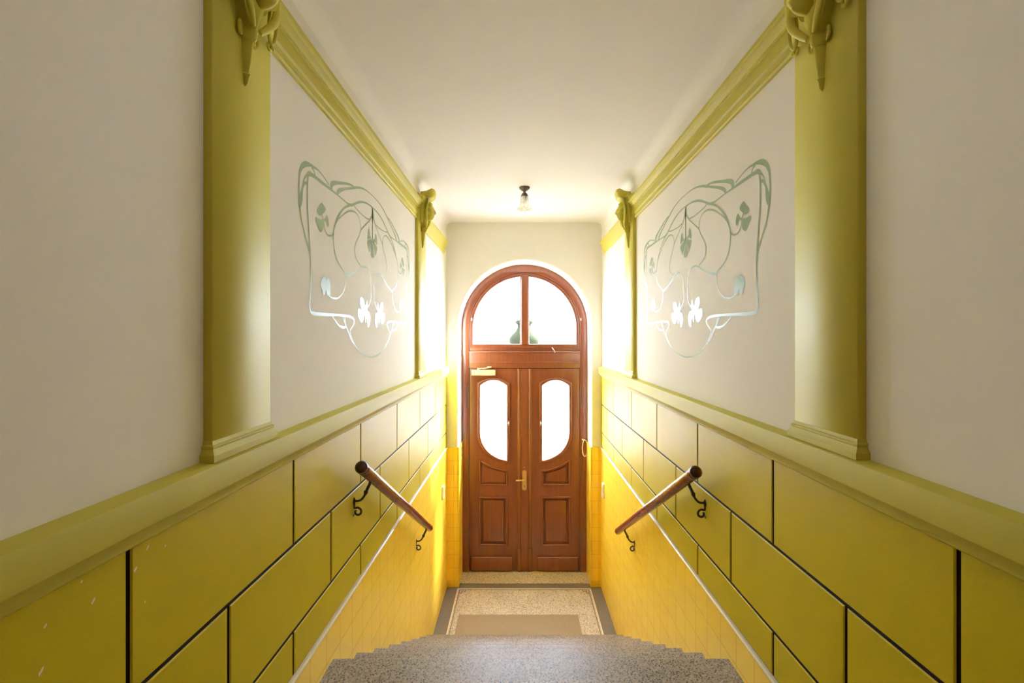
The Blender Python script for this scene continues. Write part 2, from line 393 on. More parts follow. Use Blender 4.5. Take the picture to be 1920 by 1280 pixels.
# block wainscot, tile dado, dado rail and cornice on both sides
TN = {}
trim_n = 0
def trim(b, mats, **kw):
    global trim_n; trim_n += 1
    return struct(b.obj('trim_%d' % trim_n, mats, **kw))
TILE = -1.237
for s in (-1, 1):
    b = MB(); g = 0.0052; dpt = 0.007
    b.box((wx(s)+s*0.01, REAR, H-0.44), (wx(s, 0.0015), FY, H+TILE), 1)
    rows = [(-0.430, -0.755, 0.955), (-0.755, -1.068, 1.284), (-1.068, TILE+0.005, 0.955)]
    for top, bot, ph in rows:
        js = [REAR] + [ph + 0.697*k for k in range(-5, 9) if REAR+0.1 < ph+0.697*k < FY-0.08] + [FY-0.001]
        for a, c in zip(js, js[1:]):
            y0, y1, z0, z1 = a+g, c-g, bot+H+g, top+H-g
            i = 0.004
            back = [(wx(s, 0), y, z) for y, z in ((y0, z0), (y1, z0), (y1, z1), (y0, z1))]
            mid = [(wx(s, dpt-0.003), y, z) for y, z in ((y0, z0), (y1, z0), (y1, z1), (y0, z1))]
            fr = [(wx(s, dpt), y, z) for y, z in ((y0+i, z0+i), (y1-i, z0+i), (y1-i, z1-i), (y0+i, z1-i))]
            b.rings([back, mid], mi=1, cap=False); b.rings([mid, fr], mi=0)
    if s < 0:   # small chips in the paint of the nearest blocks
        for px, py, l, wd in ((277, 1026, 0.013, 0.004), (254, 1067, 0.012, 0.006), (310, 1023, 0.006, 0.003), (219, 1041, 0.007, 0.004), (175, 1126, 0.013, 0.005), (153, 1090, 0.005, 0.004), (85, 1173, 0.008, 0.004), (77, 1258, 0.014, 0.005), (272, 1128, 0.005, 0.003)):
            z = 853*(L-dpt)/(974-px); h = (632-py)*z/853 + H
            a = 0.9; c = Vector((0, math.cos(a), math.sin(a))); n = Vector((0, -math.sin(a), math.cos(a)))
            o3 = Vector((wx(s, dpt+0.0004), z, h))
            vs = [b.bm.verts.new(o3 + c*l*p*0.5 + n*wd*q*0.5) for p, q in ((-1, -0.6), (0.2, -1), (1, -0.3), (0.8, 0.8), (-0.6, 1))]
            b.face(vs, 2)
    trim(b, [M['block'], M['groove'], M['chip']], sm=False)
    # glazed tile below, with a pale edge strip
    b = MB(); b.box((wx(s)+s*0.01, REAR, 0), (wx(s, 0.010), FY, H+TILE-0.012)); trim(b, M['tile_side'], sm=False)
    b = MB(); z = TILE+H
    b.prism([(wx(s), z-0.012), (wx(s, 0.015), z-0.012), (wx(s, 0.018), z-0.004), (wx(s, 0.013), z+0.004), (wx(s), z+0.006)], REAR, FY)
    trim(b, M['trim'])
    # dado rail
    pr = [(0, -0.444), (0.010, -0.444), (0.018, -0.438), (0.020, -0.430), (0.026, -0.427), (0.030, -0.418), (0.034, -0.414), (0.040, -0.404), (0.047, -0.398),
          (0.048, -0.394), (0.048, -0.336), (0.046, -0.330), (0.040, -0.327), (0.0, -0.324)]
    b = MB(); b.prism([(wx(s, p), h+H) for p, h in pr], REAR, 5.04); trim(b, M['olive'], ang=25)
    # cornice up to the far pilaster, plainer band beyond it
    pr = [(0, 0.945), (0.010, 0.946), (0.016, 0.952), (0.016, 0.962), (0.009, 0.968), (0.012, 0.982), (0.020, 0.988), (0.020, 1.034), (0.027, 1.036), (0.028, 1.046),
          (0.036, 1.052), (0.044, 1.066), (0.052, 1.070), (0.055, 1.076), (0.055, 1.090), (0, 1.092)]
    b = MB(); b.prism([(wx(s, p), h+H) for p, h in pr], REAR, 3.80); trim(b, M['olive'], ang=25)
    pr = [(0, 0.914), (0.008, 0.914), (0.018, 0.930), (0.040, 0.998), (0.052, 1.016), (0.052, 1.034), (0, 1.036)]
    b = MB(); b.prism([(wx(s, p), h+H) for p, h in pr], 3.80, 4.95); trim(b, M['olive'], ang=25)
# tiles on the door wall and in the reveal
for s in (-1, 1):
    e = AX + s*AR
    b = MB(); b.box((wx(s, 0.009), FY-0.011, 0), (e, FY, H+TILE)); b.box((e-s*0.011, FY-0.011, 0), (e+s*0.004, DY+0.01, H+TILE))
    trim(b, M['tile_front'], sm=False)

# ---------------------------------------------------------------- pilasters
def pilaster(s, y0, y1, label):
    root = empty('pilaster', (wx(s), (y0+y1)/2, H-0.324), label, 'pilaster', 'olive wall pilasters')
    b = MB(); p = 0.0235; c = 0.004
    pr = [(wx(s)+s*0.005, y0), (wx(s, p-c), y0), (wx(s, p), y0+c), (wx(s, p), y1-c), (wx(s, p-c), y1), (wx(s)+s*0.005, y1)]
    b.rings([[(x, y, H-0.285) for x, y in pr], [(x, y, H+1.15) for x, y in pr]]); b.obj('shaft', M['olive'], root, ang=50)
    b = MB(); rs = []
    for g, h in ((0.015, -0.3245), (0.015, -0.307), (0.013, -0.304), (0.009, -0.299), (0.005, -0.292), (0.007, -0.289), (0.007, -0.284), (0.003, -0.281), (0.001, -0.272)):
        rs.append([(wx(s)+s*0.004, y0-g, H+h), (wx(s, p+g), y0-g, H+h), (wx(s, p+g), y1+g, H+h), (wx(s)+s*0.004, y1+g, H+h)])
    b.rings(rs); b.obj('base_moulding', M['olive'], root, ang=25)
    return root
pilaster(-1, 1.189, 1.469, 'tall olive pilaster nearest the viewer on the left wall')
pilaster(1, 1.215, 1.495, 'tall olive pilaster nearest the viewer on the right wall')
pilaster(-1, 3.61, 3.89, 'olive pilaster near the entrance door on the left wall')
pilaster(1, 3.61, 3.89, 'olive pilaster near the entrance door on the right wall')

# ---------------------------------------------------------------- corbels with a carved head
def corbel():
    """local frame: u out of the wall (+X), v along the wall (Y), height Z measured from the eye"""
    root = empty('corbel', (0, 0, 0), 'x', 'corbel', 'carved head corbels')
    def loft(rows, n=6):
        rs = []
        for h, wd, u in rows:
            rs.append([(0.0, -wd, h), (u*0.55, -wd*0.85, h), (u, -wd*0.28, h), (u*1.06, 0, h), (u, wd*0.28, h), (u*0.55, wd*0.85, h), (0.0, wd, h)])
        return rs
    b = MB(); b.rings(loft([(0.733, 0.002, 0.003), (0.742, 0.006, 0.010), (0.758, 0.008, 0.012), (0.766, 0.011, 0.016), (0.771, 0.008, 0.012), (0.80, 0.0105, 0.017), (0.84, 0.014, 0.022), (0.868, 0.016, 0.026)]))
    b.obj('pendant', M['olive'], root, ang=30)
    b = MB(); b.rings(loft([(0.862, 0.017, 0.028), (0.868, 0.020, 0.033), (0.893, 0.022, 0.036), (0.899, 0.020, 0.033)])); b.obj('band', M['olive'], root, ang=30)
    # fluted bracket body widening upward
    b = MB(); b.rings(loft([(0.895, 0.020, 0.032), (0.92, 0.030, 0.040), (0.95, 0.050, 0.046), (1.0, 0.085, 0.042), (1.06, 0.115, 0.036), (1.10, 0.130, 0.046), (1.13, 0.134, 0.060), (1.14, 0.125, 0.058)]))
    b.obj('bracket_body', M['olive'], root, ang=30)
    # curled cap above the head
    b = MB(); rs = []
    for k in range(13):
        v = -0.075 + 0.15*k/12; q = 1-abs(v/0.075)**5
        top = 1.172 + 0.04*q; out = 0.060 + 0.052*q
        rs.append([(0.0, v, 1.125), (out*0.75, v, 1.13), (out*0.92, v, 1.145), (out, v, top-0.024), (out*0.96, v, top-0.004), (out*0.82, v, top+0.003), (out*0.5, v, top-0.014), (0.01, v, top-0.020), (0.0, v, top-0.02)])
    b.rings(rs); b.obj('cap', M['olive'], root, ang=60)
    # head
    b = MB(); nu, nv = 80, 64; rs = []; HC = Vector((0.050, 0, 1.030))
    g = lambda a, c, w_: math.exp(-((a-c)/w_)**2)
    for j in range(nv+1):
        ph = -PI/2 + PI*j/nv; z = math.sin(ph); ring = []
        for i in range(nu):
            th = 2*PI*i/nu; x = math.cos(ph)*math.cos(th); y = math.cos(ph)*math.sin(th)
            rx, ry, rz = 0.052, 0.048, 0.072
            if z < 0: ry *= 1 + 0.30*z; rx *= 1 + 0.06*z
            P = Vector((x*rx, y*ry, z*rz))
            if x > 0.05:
                f = min(1, (x-0.05)*3); yy, zz = P.y, P.z
                P.x += f*(0.014*g(yy, 0, 0.008)*g(zz, -0.013, 0.010) + 0.009*g(yy, 0, 0.007)*g(zz, 0.004, 0.014)
                    + 0.005*g(zz, 0.019, 0.008)*g(abs(yy), 0.017, 0.015) - 0.008*g(abs(yy), 0.019, 0.009)*g(zz, 0.005, 0.008)
                    + 0.005*g(abs(yy), 0.019, 0.006)*g(zz, 0.003, 0.004)
                    + 0.007*g(yy, 0, 0.011)*g(zz, -0.032, 0.0042) + 0.007*g(yy, 0, 0.009)*g(zz, -0.041, 0.0045)
                    - 0.004*g(yy, 0, 0.013)*g(zz, -0.0365, 0.002) + 0.010*g(yy, 0, 0.013)*g(zz, -0.057, 0.010)
                    + 0.003*g(abs(yy), 0.026, 0.012)*g(zz, -0.018, 0.014))
            ring.append(P + HC)
        rs.append(ring)
    b.rings(rs); head = b.obj('head', M['olive'], root, ang=80)
    # hair parted in the middle, in waves that frame the face
    b = MB(); rs = []; nb, na = 96, 20
    for j in range(na+1):
        ring = []
        for i in range(nb):
            be = 2*PI*i/nb; up_ = math.sin(be)
            a0 = math.radians(48 if up_ > 0 else 48+62*(-up_)**1.5) + 0.10*(1-up_)*0.5
            al = a0 + (math.radians(165)-a0)*j/na
            wave = 0.0045*math.cos(9*(abs(be-PI/2) if be < 1.5*PI else abs(be-2.5*PI)) + 5*al)
            k_ = 1.16 + (0.0 if j else -0.22) + (0.04*math.sin(PI*j/na))
            d = Vector((math.cos(al), math.sin(al)*math.cos(be), math.sin(al)*math.sin(be)))
            P = Vector((d.x*0.052, d.y*0.049, d.z*0.070))*k_ + d*(wave if j else 0)
            if up_ > 0.97: P -= Vector((0, 0, 0.003))
            ring.append(P + HC)
        rs.append(ring)
    b.rings(rs); b.obj('hair', M['olive'], head, ang=75)
    # ribbons, loops and rings of the bracket
    for sg in (-1, 1):
        b = MB()
        pts = spline([(0.058, sg*0.040, 1.128), (0.060, sg*0.068, 1.09), (0.052, sg*0.080, 1.03), (0.050, sg*0.072, 0.97), (0.044, sg*0.040, 0.925), (0.036, sg*0.016, 0.898)], 6)
        b.tube(pts, [0.0055 + 0.004*math.sin(PI*t/(len(pts)-1)) for t in range(len(pts))], 10, flat=1.5); b.obj('ribbon', M['olive'], root, ang=60)
        b = MB(); ring = []
        for k in range(29):
            a = 2*PI*k/28
            ring.append((0.026 + 0.006*math.sin(a), sg*(0.106 + 0.020*math.cos(a)*(1-0.25*math.sin(a))), 1.000+0.075*math.sin(a)))
        b.tube(ring, 0.0052, 8); b.obj('loop', M['olive'], root, ang=60)
        b = MB(); b.tube([(0.008+0.004*math.cos(a), sg*(0.034+0.012*math.cos(a)), 0.884+0.018*math.sin(a)) for a in [2*PI*k/20 for k in range(21)]], 0.0045, 8)
        b.tube([(0.006, sg*(0.034+0.004*math.cos(a)), 0.884+0.008*math.sin(a)) for a in [2*PI*k/12 for k in range(13)]], 0.003, 6)
        b.obj('ring', M['olive'], root, ang=60)
        b = MB(); pts = []
        for k in range(22):
            a = 0.35*k; r = 0.018*(1-k/24)
            pts.append((0.012, sg*(0.112 + r*math.cos(a)), 0.916 + r*math.sin(a)))
        b.tube(pts, 0.0045, 8); b.obj('scroll', M['olive'], root, ang=60)
    return root
def place_corbel(r, s, y, label):
    r.location = (wx(s, 0.0235), y, H); r.rotation_euler = (0, 0, 0 if s < 0 else PI); r['label'] = label
proto = corbel()
spots = [(-1, 1.329, 'carved corbel at the top left edge, only its pointed pendant in view'),
         (1, 1.355, 'carved corbel at the top right edge, only its pointed pendant in view'),
         (-1, 3.75, 'olive corbel with carved head on the left wall near the ceiling lamp'),
         (1, 3.75, 'olive corbel with carved head on the right wall near the ceiling lamp')]
for i, (s, y, lb) in enumerate(spots):
    place_corbel(proto if i == 0 else copy_tree(proto), s, y, lb)

# ---------------------------------------------------------------- wall paintings (traced outline, laid on the wall in real size)
def A_(x, y): return (1270+x/9.846, 290+y/9.846)
def B_(x, y): return (1270+x/9.846, 400+y/9.846)
def C_(x, y): return (1270+x/7.53, 510+y/7.53)
def wall_pt(px, py):
    z = 853*R/(px-974); return (z, (632-py)*z/853)
AXZ = wall_pt(1285.7, 400)[0]
strokes = [
 [A_(1075,520)+(7,), A_(1200,360)+(7,), A_(1310,245)+(8,), A_(1400,190)+(11,), A_(1470,150)+(14,), A_(1560,132)+(22,), A_(1640,175)+(20,), A_(1690,290)+(13,), A_(1705,430)+(10,), A_(1712,600)+(10,), A_(1708,760)+(12,), A_(1698,900)+(14,), A_(1680,1030)+(10,), B_(1655,100)+(9,), B_(1610,270)+(9,), B_(1560,450)+(9,), B_(1510,600)+(10,), B_(1482,700)+(9,)],
 [A_(1530,390)+(14,), A_(1515,325)+(18,), A_(1480,312)+(20,), A_(1440,335)+(17,), A_(1380,370)+(15,), A_(1280,440)+(15,), A_(1130,545)+(14,), A_(1070,590)+(12,), A_(1000,640)+(9,), A_(900,710)+(7,), A_(780,800)+(7,), A_(690,870)+(9,), A_(610,905)+(14,), A_(540,888)+(12,), A_(470,860)+(12,), A_(380,850)+(12,), A_(290,870)+(10,), A_(210,915)+(8,), A_(155,955)+(7,)],
 [A_(1440,190)+(12,), A_(1395,260)+(8,), A_(1375,345)+(12,)],
 [A_(1518,330)+(13,), A_(1530,500)+(11,), A_(1530,700)+(10,), A_(1530,900)+(10,), B_(1520,0)+(10,), B_(1505,200)+(10,), B_(1490,450)+(10,), B_(1478,640)+(11,), B_(1468,800)+(10,), B_(1460,1000)+(9,), B_(1463,1200)+(9,), C_(1120,200)+(9,), C_(1130,330)+(9,), C_(1135,460)+(11,), C_(1115,555)+(14,), C_(1050,585)+(16,), C_(950,590)+(15,), C_(800,598)+(13,), C_(650,605)+(12,), C_(550,615)+(12,), C_(470,630)+(12,), C_(425,660)+(12,), C_(412,700)+(12,), C_(425,740)+(9,), C_(460,790)+(7,), C_(480,830)+(7,), C_(470,880)+(7,), C_(445,960)+(8,), C_(410,1020)+(9,), C_(360,1088)+(9,), C_(300,1140)+(8,), C_(220,1185)+(9,), C_(118,1203)+(9,)],
 [A_(1525,330)+(8,), A_(1570,370)+(7,), A_(1600,420)+(6,), A_(1618,500)+(8,), A_(1645,620)+(14,), A_(1668,760)+(26,), A_(1680,860)+(22,), A_(1688,940)+(8,)],
 [A_(1535,490)+(10,), A_(1590,492)+(12,), A_(1635,570)+(12,)],
 [A_(540,572)+(9,), A_(620,525)+(10,), A_(720,503)+(12,), A_(850,492)+(14,), A_(960,490)+(20,), A_(1015,515)+(26,), A_(1025,575)+(28,), A_(1010,625)+(12,)],
 [A_(155,735)+(6,), A_(250,660)+(7,), A_(350,605)+(9,), A_(440,582)+(11,), A_(520,582)+(13,), A_(640,595)+(12,), A_(750,605)+(13,), A_(845,632)+(18,), A_(890,675)+(18,), A_(905,710)+(10,)],
 [A_(610,905)+(12,), A_(720,940)+(11,), A_(800,1010)+(10,), A_(860,1090)+(10,), A_(910,1190)+(14,), B_(925,140)+(12,), B_(960,240)+(9,), B_(978,350)+(8,), B_(980,480)+(7,), B_(965,620)+(7,), B_(940,740)+(8,), B_(900,850)+(8,), B_(840,950)+(9,), B_(760,1050)+(9,), B_(725,1105)+(12,), B_(680,1118)+(13,), B_(630,1110)+(10,), B_(540,1080)+(8,), B_(460,1040)+(9,), B_(400,990)+(11,), B_(340,970)+(11,), B_(280,990)+(9,), B_(240,1050)+(7,), B_(210,1140)+(6,), B_(193,1280)+(5,), C_(140,330)+(5,), C_(160,430)+(5,), C_(205,510)+(5,)],
 [A_(910,1210)+(8,), A_(860,1150)+(7,), A_(770,1080)+(7,), A_(690,1030)+(9,), A_(610,1015)+(10,), A_(540,1030)+(9,), A_(480,1080)+(6,), A_(430,1170)+(5,), B_(405,200)+(6,), B_(400,280)+(9,), B_(430,380)+(6,), B_(480,470)+(7,), B_(520,580)+(7,), B_(530,680)+(7,), B_(510,790)+(7,), B_(470,870)+(7,), B_(405,960)+(9,)],
 [A_(550,895)+(9,), A_(520,950)+(7,), A_(450,1020)+(6,), A_(370,1090)+(6,), A_(290,1150)+(7,), A_(225,1175)+(7,)],
 [A_(160,940)+(6,), A_(165,1050)+(11,), A_(172,1110)+(15,), A_(195,1155)+(11,), A_(235,1215)+(10,), B_(250,145)+(7,), B_(310,200)+(7,), B_(370,255)+(8,), B_(402,295)+(9,)],
 [A_(155,960)+(8,), A_(155,1090)+(16,), B_(155,80)+(9,), B_(155,200)+(7,), B_(155,350)+(7,), B_(155,470)+(9,)],
 [B_(1215,10)+(8,), B_(1195,90)+(8,)],
 [B_(1185,110)+(5,), B_(1180,200)+(5,), B_(1160,290)+(6,), B_(1110,370)+(7,), B_(1050,395)+(8,), B_(1000,375)+(8,), B_(972,330)+(8,)],
 [B_(725,1110)+(9,), B_(730,1200)+(6,), C_(565,190)+(6,), C_(590,270)+(6,), C_(650,345)+(7,), C_(710,365)+(8,), C_(790,350)+(7,), C_(830,300)+(6,)],
 [C_(765,620)+(6,), C_(740,660)+(6,), C_(690,720)+(9,), C_(640,765)+(11,), C_(580,780)+(12,), C_(548,770)+(8,)],
 [C_(570,630)+(6,), C_(552,740)+(9,), C_(530,800)+(9,), C_(500,860)+(8,), C_(470,950)+(8,), C_(425,1005)+(8,)],
 [C_(597,630)+(5,), C_(578,690)+(6,), C_(560,745)+(6,)],
]
petals = [
 [B_(*p) for p in ((230,270),(250,350),(258,430),(245,465),(215,440),(195,470),(180,440),(205,390),(210,310))],
 [B_(*p) for p in ((190,495),(260,500),(240,620),(215,710),(200,620),(180,540))],
 [B_(*p) for p in ((155,540),(168,560),(185,680),(185,770),(155,800))],
 [B_(*p) for p in ((155,455),(190,450),(205,505),(175,560),(155,565))],
 [A_(*p) for p in ((1230,860),(1270,920),(1320,980),(1322,1040),(1290,1090),(1230,1100),(1200,1060),(1160,1020),(1155,970),(1190,900))],
 [B_(*p) for p in ((1357,40),(1355,120),(1320,200),(1270,310),(1240,320),(1200,270),(1195,140),(1165,120),(1140,130),(1120,190),(1100,230),(1080,190),(1090,80),(1125,0),(1150,50),(1190,85),(1250,90),(1300,70))],
 [C_(*p) for p in ((830,60),(858,90),(862,150),(870,60),(900,35),(930,70),(955,110),(955,200),(930,250),(915,315),(885,290),(870,240),(850,320),(805,310),(800,180),(815,90))],
 [C_(*p) for p in ((300,345),(320,380),(318,450),(300,520),(345,510),(358,580),(345,640),(310,700),(280,700),(255,640),(245,590),(238,700),(225,700),(215,640),(200,720),(195,775),(165,740),(155,640),(175,560),(205,540),(195,470),(210,390),(225,440),(240,470),(260,390))],
]
def mural(s, yc, dh, label):
    root_x = wx(s, 0.0008)
    b = MB(); lay = [0]
    def add(poly3): 
        for m in (1, -1):
            vs = [b.bm.verts.new((root_x - s*0.00002*lay[0], yc + m*(z-AXZ), h+dh+H)) for z, h in poly3]
            b.face(vs)
    for st_ in strokes:
        lay[0] += 1
        pts = [wall_pt(x, y)+(w_/1000,) for x, y, w_ in st_]
        sp_ = spline(pts, 7)
        for m in (1, -1):
            lr = []
            for i, (z, h, w_) in enumerate(sp_):
                a = sp_[max(i-1, 0)]; c = sp_[min(i+1, len(sp_)-1)]
                t = Vector((c[0]-a[0], c[1]-a[1]));
                if t.length < 1e-9: t = Vector((1, 0))
                t.normalize(); n = Vector((-t.y, t.x))*w_/2
                x_ = root_x - s*0.00002*lay[0]
                lr.append((b.bm.verts.new((x_, yc+m*(z+n.x-AXZ), h+n.y+dh+H)), b.bm.verts.new((x_, yc+m*(z-n.x-AXZ), h-n.y+dh+H))))
            for p, q in zip(lr, lr[1:]): b.face([p[0], q[0], q[1], p[1]])
    for pt in petals:
        lay[0] += 1
        add(spline([wall_pt(x, y) for x, y in pt], 3, closed=True))
    root = empty('wall_painting', (wx(s), yc, H+dh+0.3), label, 'wall painting', 'stencilled floral wall paintings')
    b.obj('stencil_lines', M['mural'], root, sm=False)
mural(-1, 2.556, 0.0, 'green line painting of scrolls and clover leaves on the left wall')
mural(1, AXZ, 0.0, 'green line painting of scrolls and clover leaves on the right wall')

# ---------------------------------------------------------------- the entrance door
S = 853/DY
DCX = 0.0615
def dx(px): return (px-974)/S
def dh(py): return (632-py)/S
# outer frame and transom
frame = empty('trim_20', (DCX, DY, 0), kind='structure')
ro, ri, sill = 0.757, 0.662, dh(690)
ol = arch(ro, -H+0.007, cx=DCX, ch=0.108)
plate('door_frame', [ol, arch(ri, -H-0.01, cx=DCX, ch=0.108)][:1] and [arch(ro, -H+0.007, cx=DCX, ch=0.108)[:] + list(reversed(arch(ri, -H+0.007, cx=DCX, ch=0.108)))], DY-0.005, 0.09, M['door_wood'], frame, bevel=0.004)
plate('transom_rail', [[(DCX-ri-0.005, sill), (DCX+ri+0.005, sill), (DCX+ri+0.005, dh(659)), (DCX-ri-0.005, dh(659))]], DY+0.004, 0.07, M['door_wood'], frame, bevel=0.003)
plate('transom_moulding', [[(DCX-ri, dh(681)), (DCX+ri, dh(681)), (DCX+ri, dh(677.5)), (DCX-ri, dh(677.5))]], DY-0.006, 0.03, M['door_wood'], frame, bevel=0.004)
plate('transom_drip', [[(DCX-ri, dh(662)), (DCX+ri, dh(662)), (DCX+ri, dh(658)), (DCX-ri, dh(658))]], DY-0.012, 0.03, M['door_wood'], frame, bevel=0.005)
# fanlight
win = empty('window_1', (DCX, DY, H), kind='structure')
sb = dh(658)+0.002; gb = dh(645)
def half(r, sg, inner, n=24, ch=0.108):
    """half of a round headed light, on the side sg of the mullion"""
    a0 = math.asin(min(1, inner/r)); pts = [(DCX+sg*inner, gb)]
    for k in range(n+1):
        a = (PI/2-a0)*k/n + 0
        th = PI/2 - a0 - a
        pts.append((DCX+sg*r*math.cos(PI/2-a0-a) if False else DCX+sg*r*math.sin(a0 + a), ch + r*math.cos(a0 + a)))
    pts.append((DCX+sg*r, gb)); return pts
sash = arch(ri+0.002, sb, cx=DCX, ch=0.108)
plate('sash', [sash, half(0.617, -1, 0.053), half(0.617, 1, 0.053)], DY+0.012, 0.05, M['door_wood'], win, bevel=0.005)
plate('sash_bead', [arch(ri-0.006, dh(652), cx=DCX, ch=0.108), arch(ri-0.020, dh(650), cx=DCX, ch=0.108)], DY+0.004, 0.02, M['door_wood'], win, bevel=0.004)
plate('mullion', [[(DCX-0.044, gb-0.01), (DCX+0.044, gb-0.01), (DCX+0.044, 0.75), (DCX-0.044, 0.75)]], DY+0.0, 0.03, M['door_wood'], win, bevel=0.012)
for sg in (-1, 1):
    lp = half(0.622, sg, 0.049); lp = [(x, h-(0.004 if h == gb else 0)) for x, h in lp]
    plate('glass_pane', [lp], DY+0.034, 0.004, M['glass'], win)
b = MB(); lx, lz = dx(1037), H+dh(656)
b.tube([(lx-0.015, DY-0.016, lz+0.03), (lx-0.004, DY-0.026, lz+0.012), (lx+0.014, DY-0.02, lz-0.01), (lx+0.02, DY-0.016, lz-0.03)], 0.005, 8); b.obj('catch', M['steel'], win)
for px in (884, 1089):
    b = MB(); b.lathe([(0.008, 0), (0.008, 0.03)], (dx(px), DY-0.004, H+dh(601)), n=12); b.obj('fanlight_hinge', M['steel'], win)

# leaves.  X(r) puts a distance r from the centre line on the side sg
LT, LB = dh(691), -H+0.012
def leaf(sg, num):
    root = empty('door_%d' % num, (DCX+sg*0.66, DY+0.03, 0), kind='structure')
    X = lambda r: DCX + sg*r
    def shape(o, top_a, top_c, bot):      # opening: o = outset of the glass outline
        pts = []
        r0, r1 = 0.213-o, 0.529+o
        for k in range(13):               # shallow arched head
            t = k/12; r = r0 + (r1-r0)*t
            pts.append((X(r), dh(723)+o*0.8 + (dh(712.7)-dh(723))*(1-(2*t-1)**2)))
        for r, h in spline([(r1, -1.13-o*0.2), (0.522+o*0.98, -1.20-o*0.3), (0.497+o*0.85, -1.275-o*0.5), (0.445+o*0.65, -1.352-o*0.75), (0.37+o*0.4, -1.412-o*0.9), (0.29+o*0.15, -1.452-o), (r0, -1.472-o)], 5):
            pts.append((X(r), h))
        return pts
    body = [(X(0.045), LB), (X(0.669), LB), (X(0.669), LT), (X(0.045), LT)]
    pan_lo = lambda i: [(X(0.205+i), dh(1023)+i), (X(0.543-i), dh(1023)+i), (X(0.543-i), dh(932)-i), (X(0.205+i), dh(932)-i)]
    def pan_up(i):
        cv = [(0.543-i, dh(862)-i*1.2), (0.50, dh(866)-i*1.15), (0.44, dh(871.5)-i*1.1), (0.36, dh(877)-i), (0.28, dh(880.5)-i), (0.205+i, dh(882)-i)]
        return [(X(0.205+i), dh(910)+i), (X(0.543-i), dh(910)+i)] + [(X(r), h) for r, h in spline(cv, 4)]
    plate('leaf_frame', [body, shape(0, 0, 0, 0), pan_lo(0.0), pan_up(0.0)], DY+0.018, 0.05, M['door_wood'], root, bevel=0.003)
    plate('glass_moulding', [shape(0.038, 0, 0, 0), shape(0.0, 0, 0, 0)], DY-0.004, 0.034, M['door_wood'], root, bevel=0.012, res=3)
    g = plate('glass_pane', [shape(0.006, 0, 0, 0)], DY+0.040, 0.005, M['frosted'], root)
    for pf in (pan_lo, pan_up):
        nm = 'lower_panel' if pf is pan_lo else 'upper_panel'
        p = plate(nm, [pf(-0.003)], DY+0.040, 0.012, M['door_wood'], root)
        plate('panel_moulding', [pf(-0.006), pf(0.018)], DY+0.004, 0.034, M['door_wood'], p, bevel=0.008, res=3)
        plate('raised_field', [pf(0.040)], DY+0.020, 0.028, M['door_wood'], p, bevel=0.012, res=2)
    plate('kick_board', [[(X(0.148), -H+0.02), (X(0.640), -H+0.02), (X(0.640), dh(1043)), (X(0.148), dh(1043))]], DY-0.014, 0.038, M['door_wood'], root, bevel=0.014)
    # half round column with a plinth
    b = MB(); pr = []
    def col(rw, z0, z1):
        b.rings([[(X(0.066)+rw*math.cos(a), DY+0.018-rw*1.1*math.sin(a), z) for a in [PI*k/12 for k in range(13)]] for z in (z0, z1)])
    col(0.020, H+dh(1029), H+LT-0.012); col(0.026, H+LT-0.012, H+LT)
    col(0.027, 0.014, H+dh(1031)); col(0.031, H+dh(1031), H+dh(1027))
    b.obj('column', M['door_wood'], root, ang=45)
    b = MB(); b.box((X(0.045), DY+0.006, 0.014), (X(0.100), DY+0.019, H+LT)); b.obj('stile_strip', M['door_wood'], root, sm=False)
    for y0, y1 in ((723, 764), (857, 897), (992, 1033)):
        b = MB(); x = X(0.672)
        b.lathe([(0.001, -0.012), (0.006, -0.006), (0.009, 0), (0.009, (y1-y0)/S), (0.006, (y1-y0)/S+0.006), (0.001, (y1-y0)/S+0.012)], (x, DY+0.0, H+dh(y1)), n=14)
        b.obj('hinge', M['dark_bronze'], root)
    # window latch
    b = MB(); x, z = X(0.190), H+dh(793)
    b.box((x-0.008, DY-0.008, z-0.028), (x+0.008, DY+0.0, z+0.028)); b.lathe([(0.009, 0), (0.011, 0.008), (0.004, 0.02), (0.002, 0.022)], (x, DY-0.004, z), (0, -1, 0), n=14)
    b.box((x-0.004, DY-0.022, z-0.006), (x+0.022*sg*-1*-1, DY-0.014, z+0.006))
    b.obj('window_latch', M['steel'], root)
    return root
plate('door_stop', [arch(ro, -H+0.007, cx=DCX, ch=0.108) + list(reversed(arch(ri-0.022, -H+0.007, cx=DCX, ch=0.108)))], DY+0.069, 0.03, M['door_wood'], frame)  # this and the next three: added backing that stops daylight leaking past the door
plate('transom_stop', [[(DCX-ri, dh(697)), (DCX+ri, dh(697)), (DCX+ri, dh(650)), (DCX-ri, dh(650))]], DY+0.0695, 0.028, M['door_wood'], frame)
plate('meeting_stop', [[(DCX-0.07, LB), (DCX+0.07, LB), (DCX+0.07, LT-0.001), (DCX-0.07, LT-0.001)]], DY+0.069, 0.02, M['door_wood'], frame)
plate('threshold_bar', [[(DCX-ri, -H+0.006), (DCX+ri, -H+0.006), (DCX+ri, -H+0.03), (DCX-ri, -H+0.03)]], DY+0.0685, 0.03, M['door_wood'], frame)
dl = leaf(-1, 1); dr = leaf(1, 2)
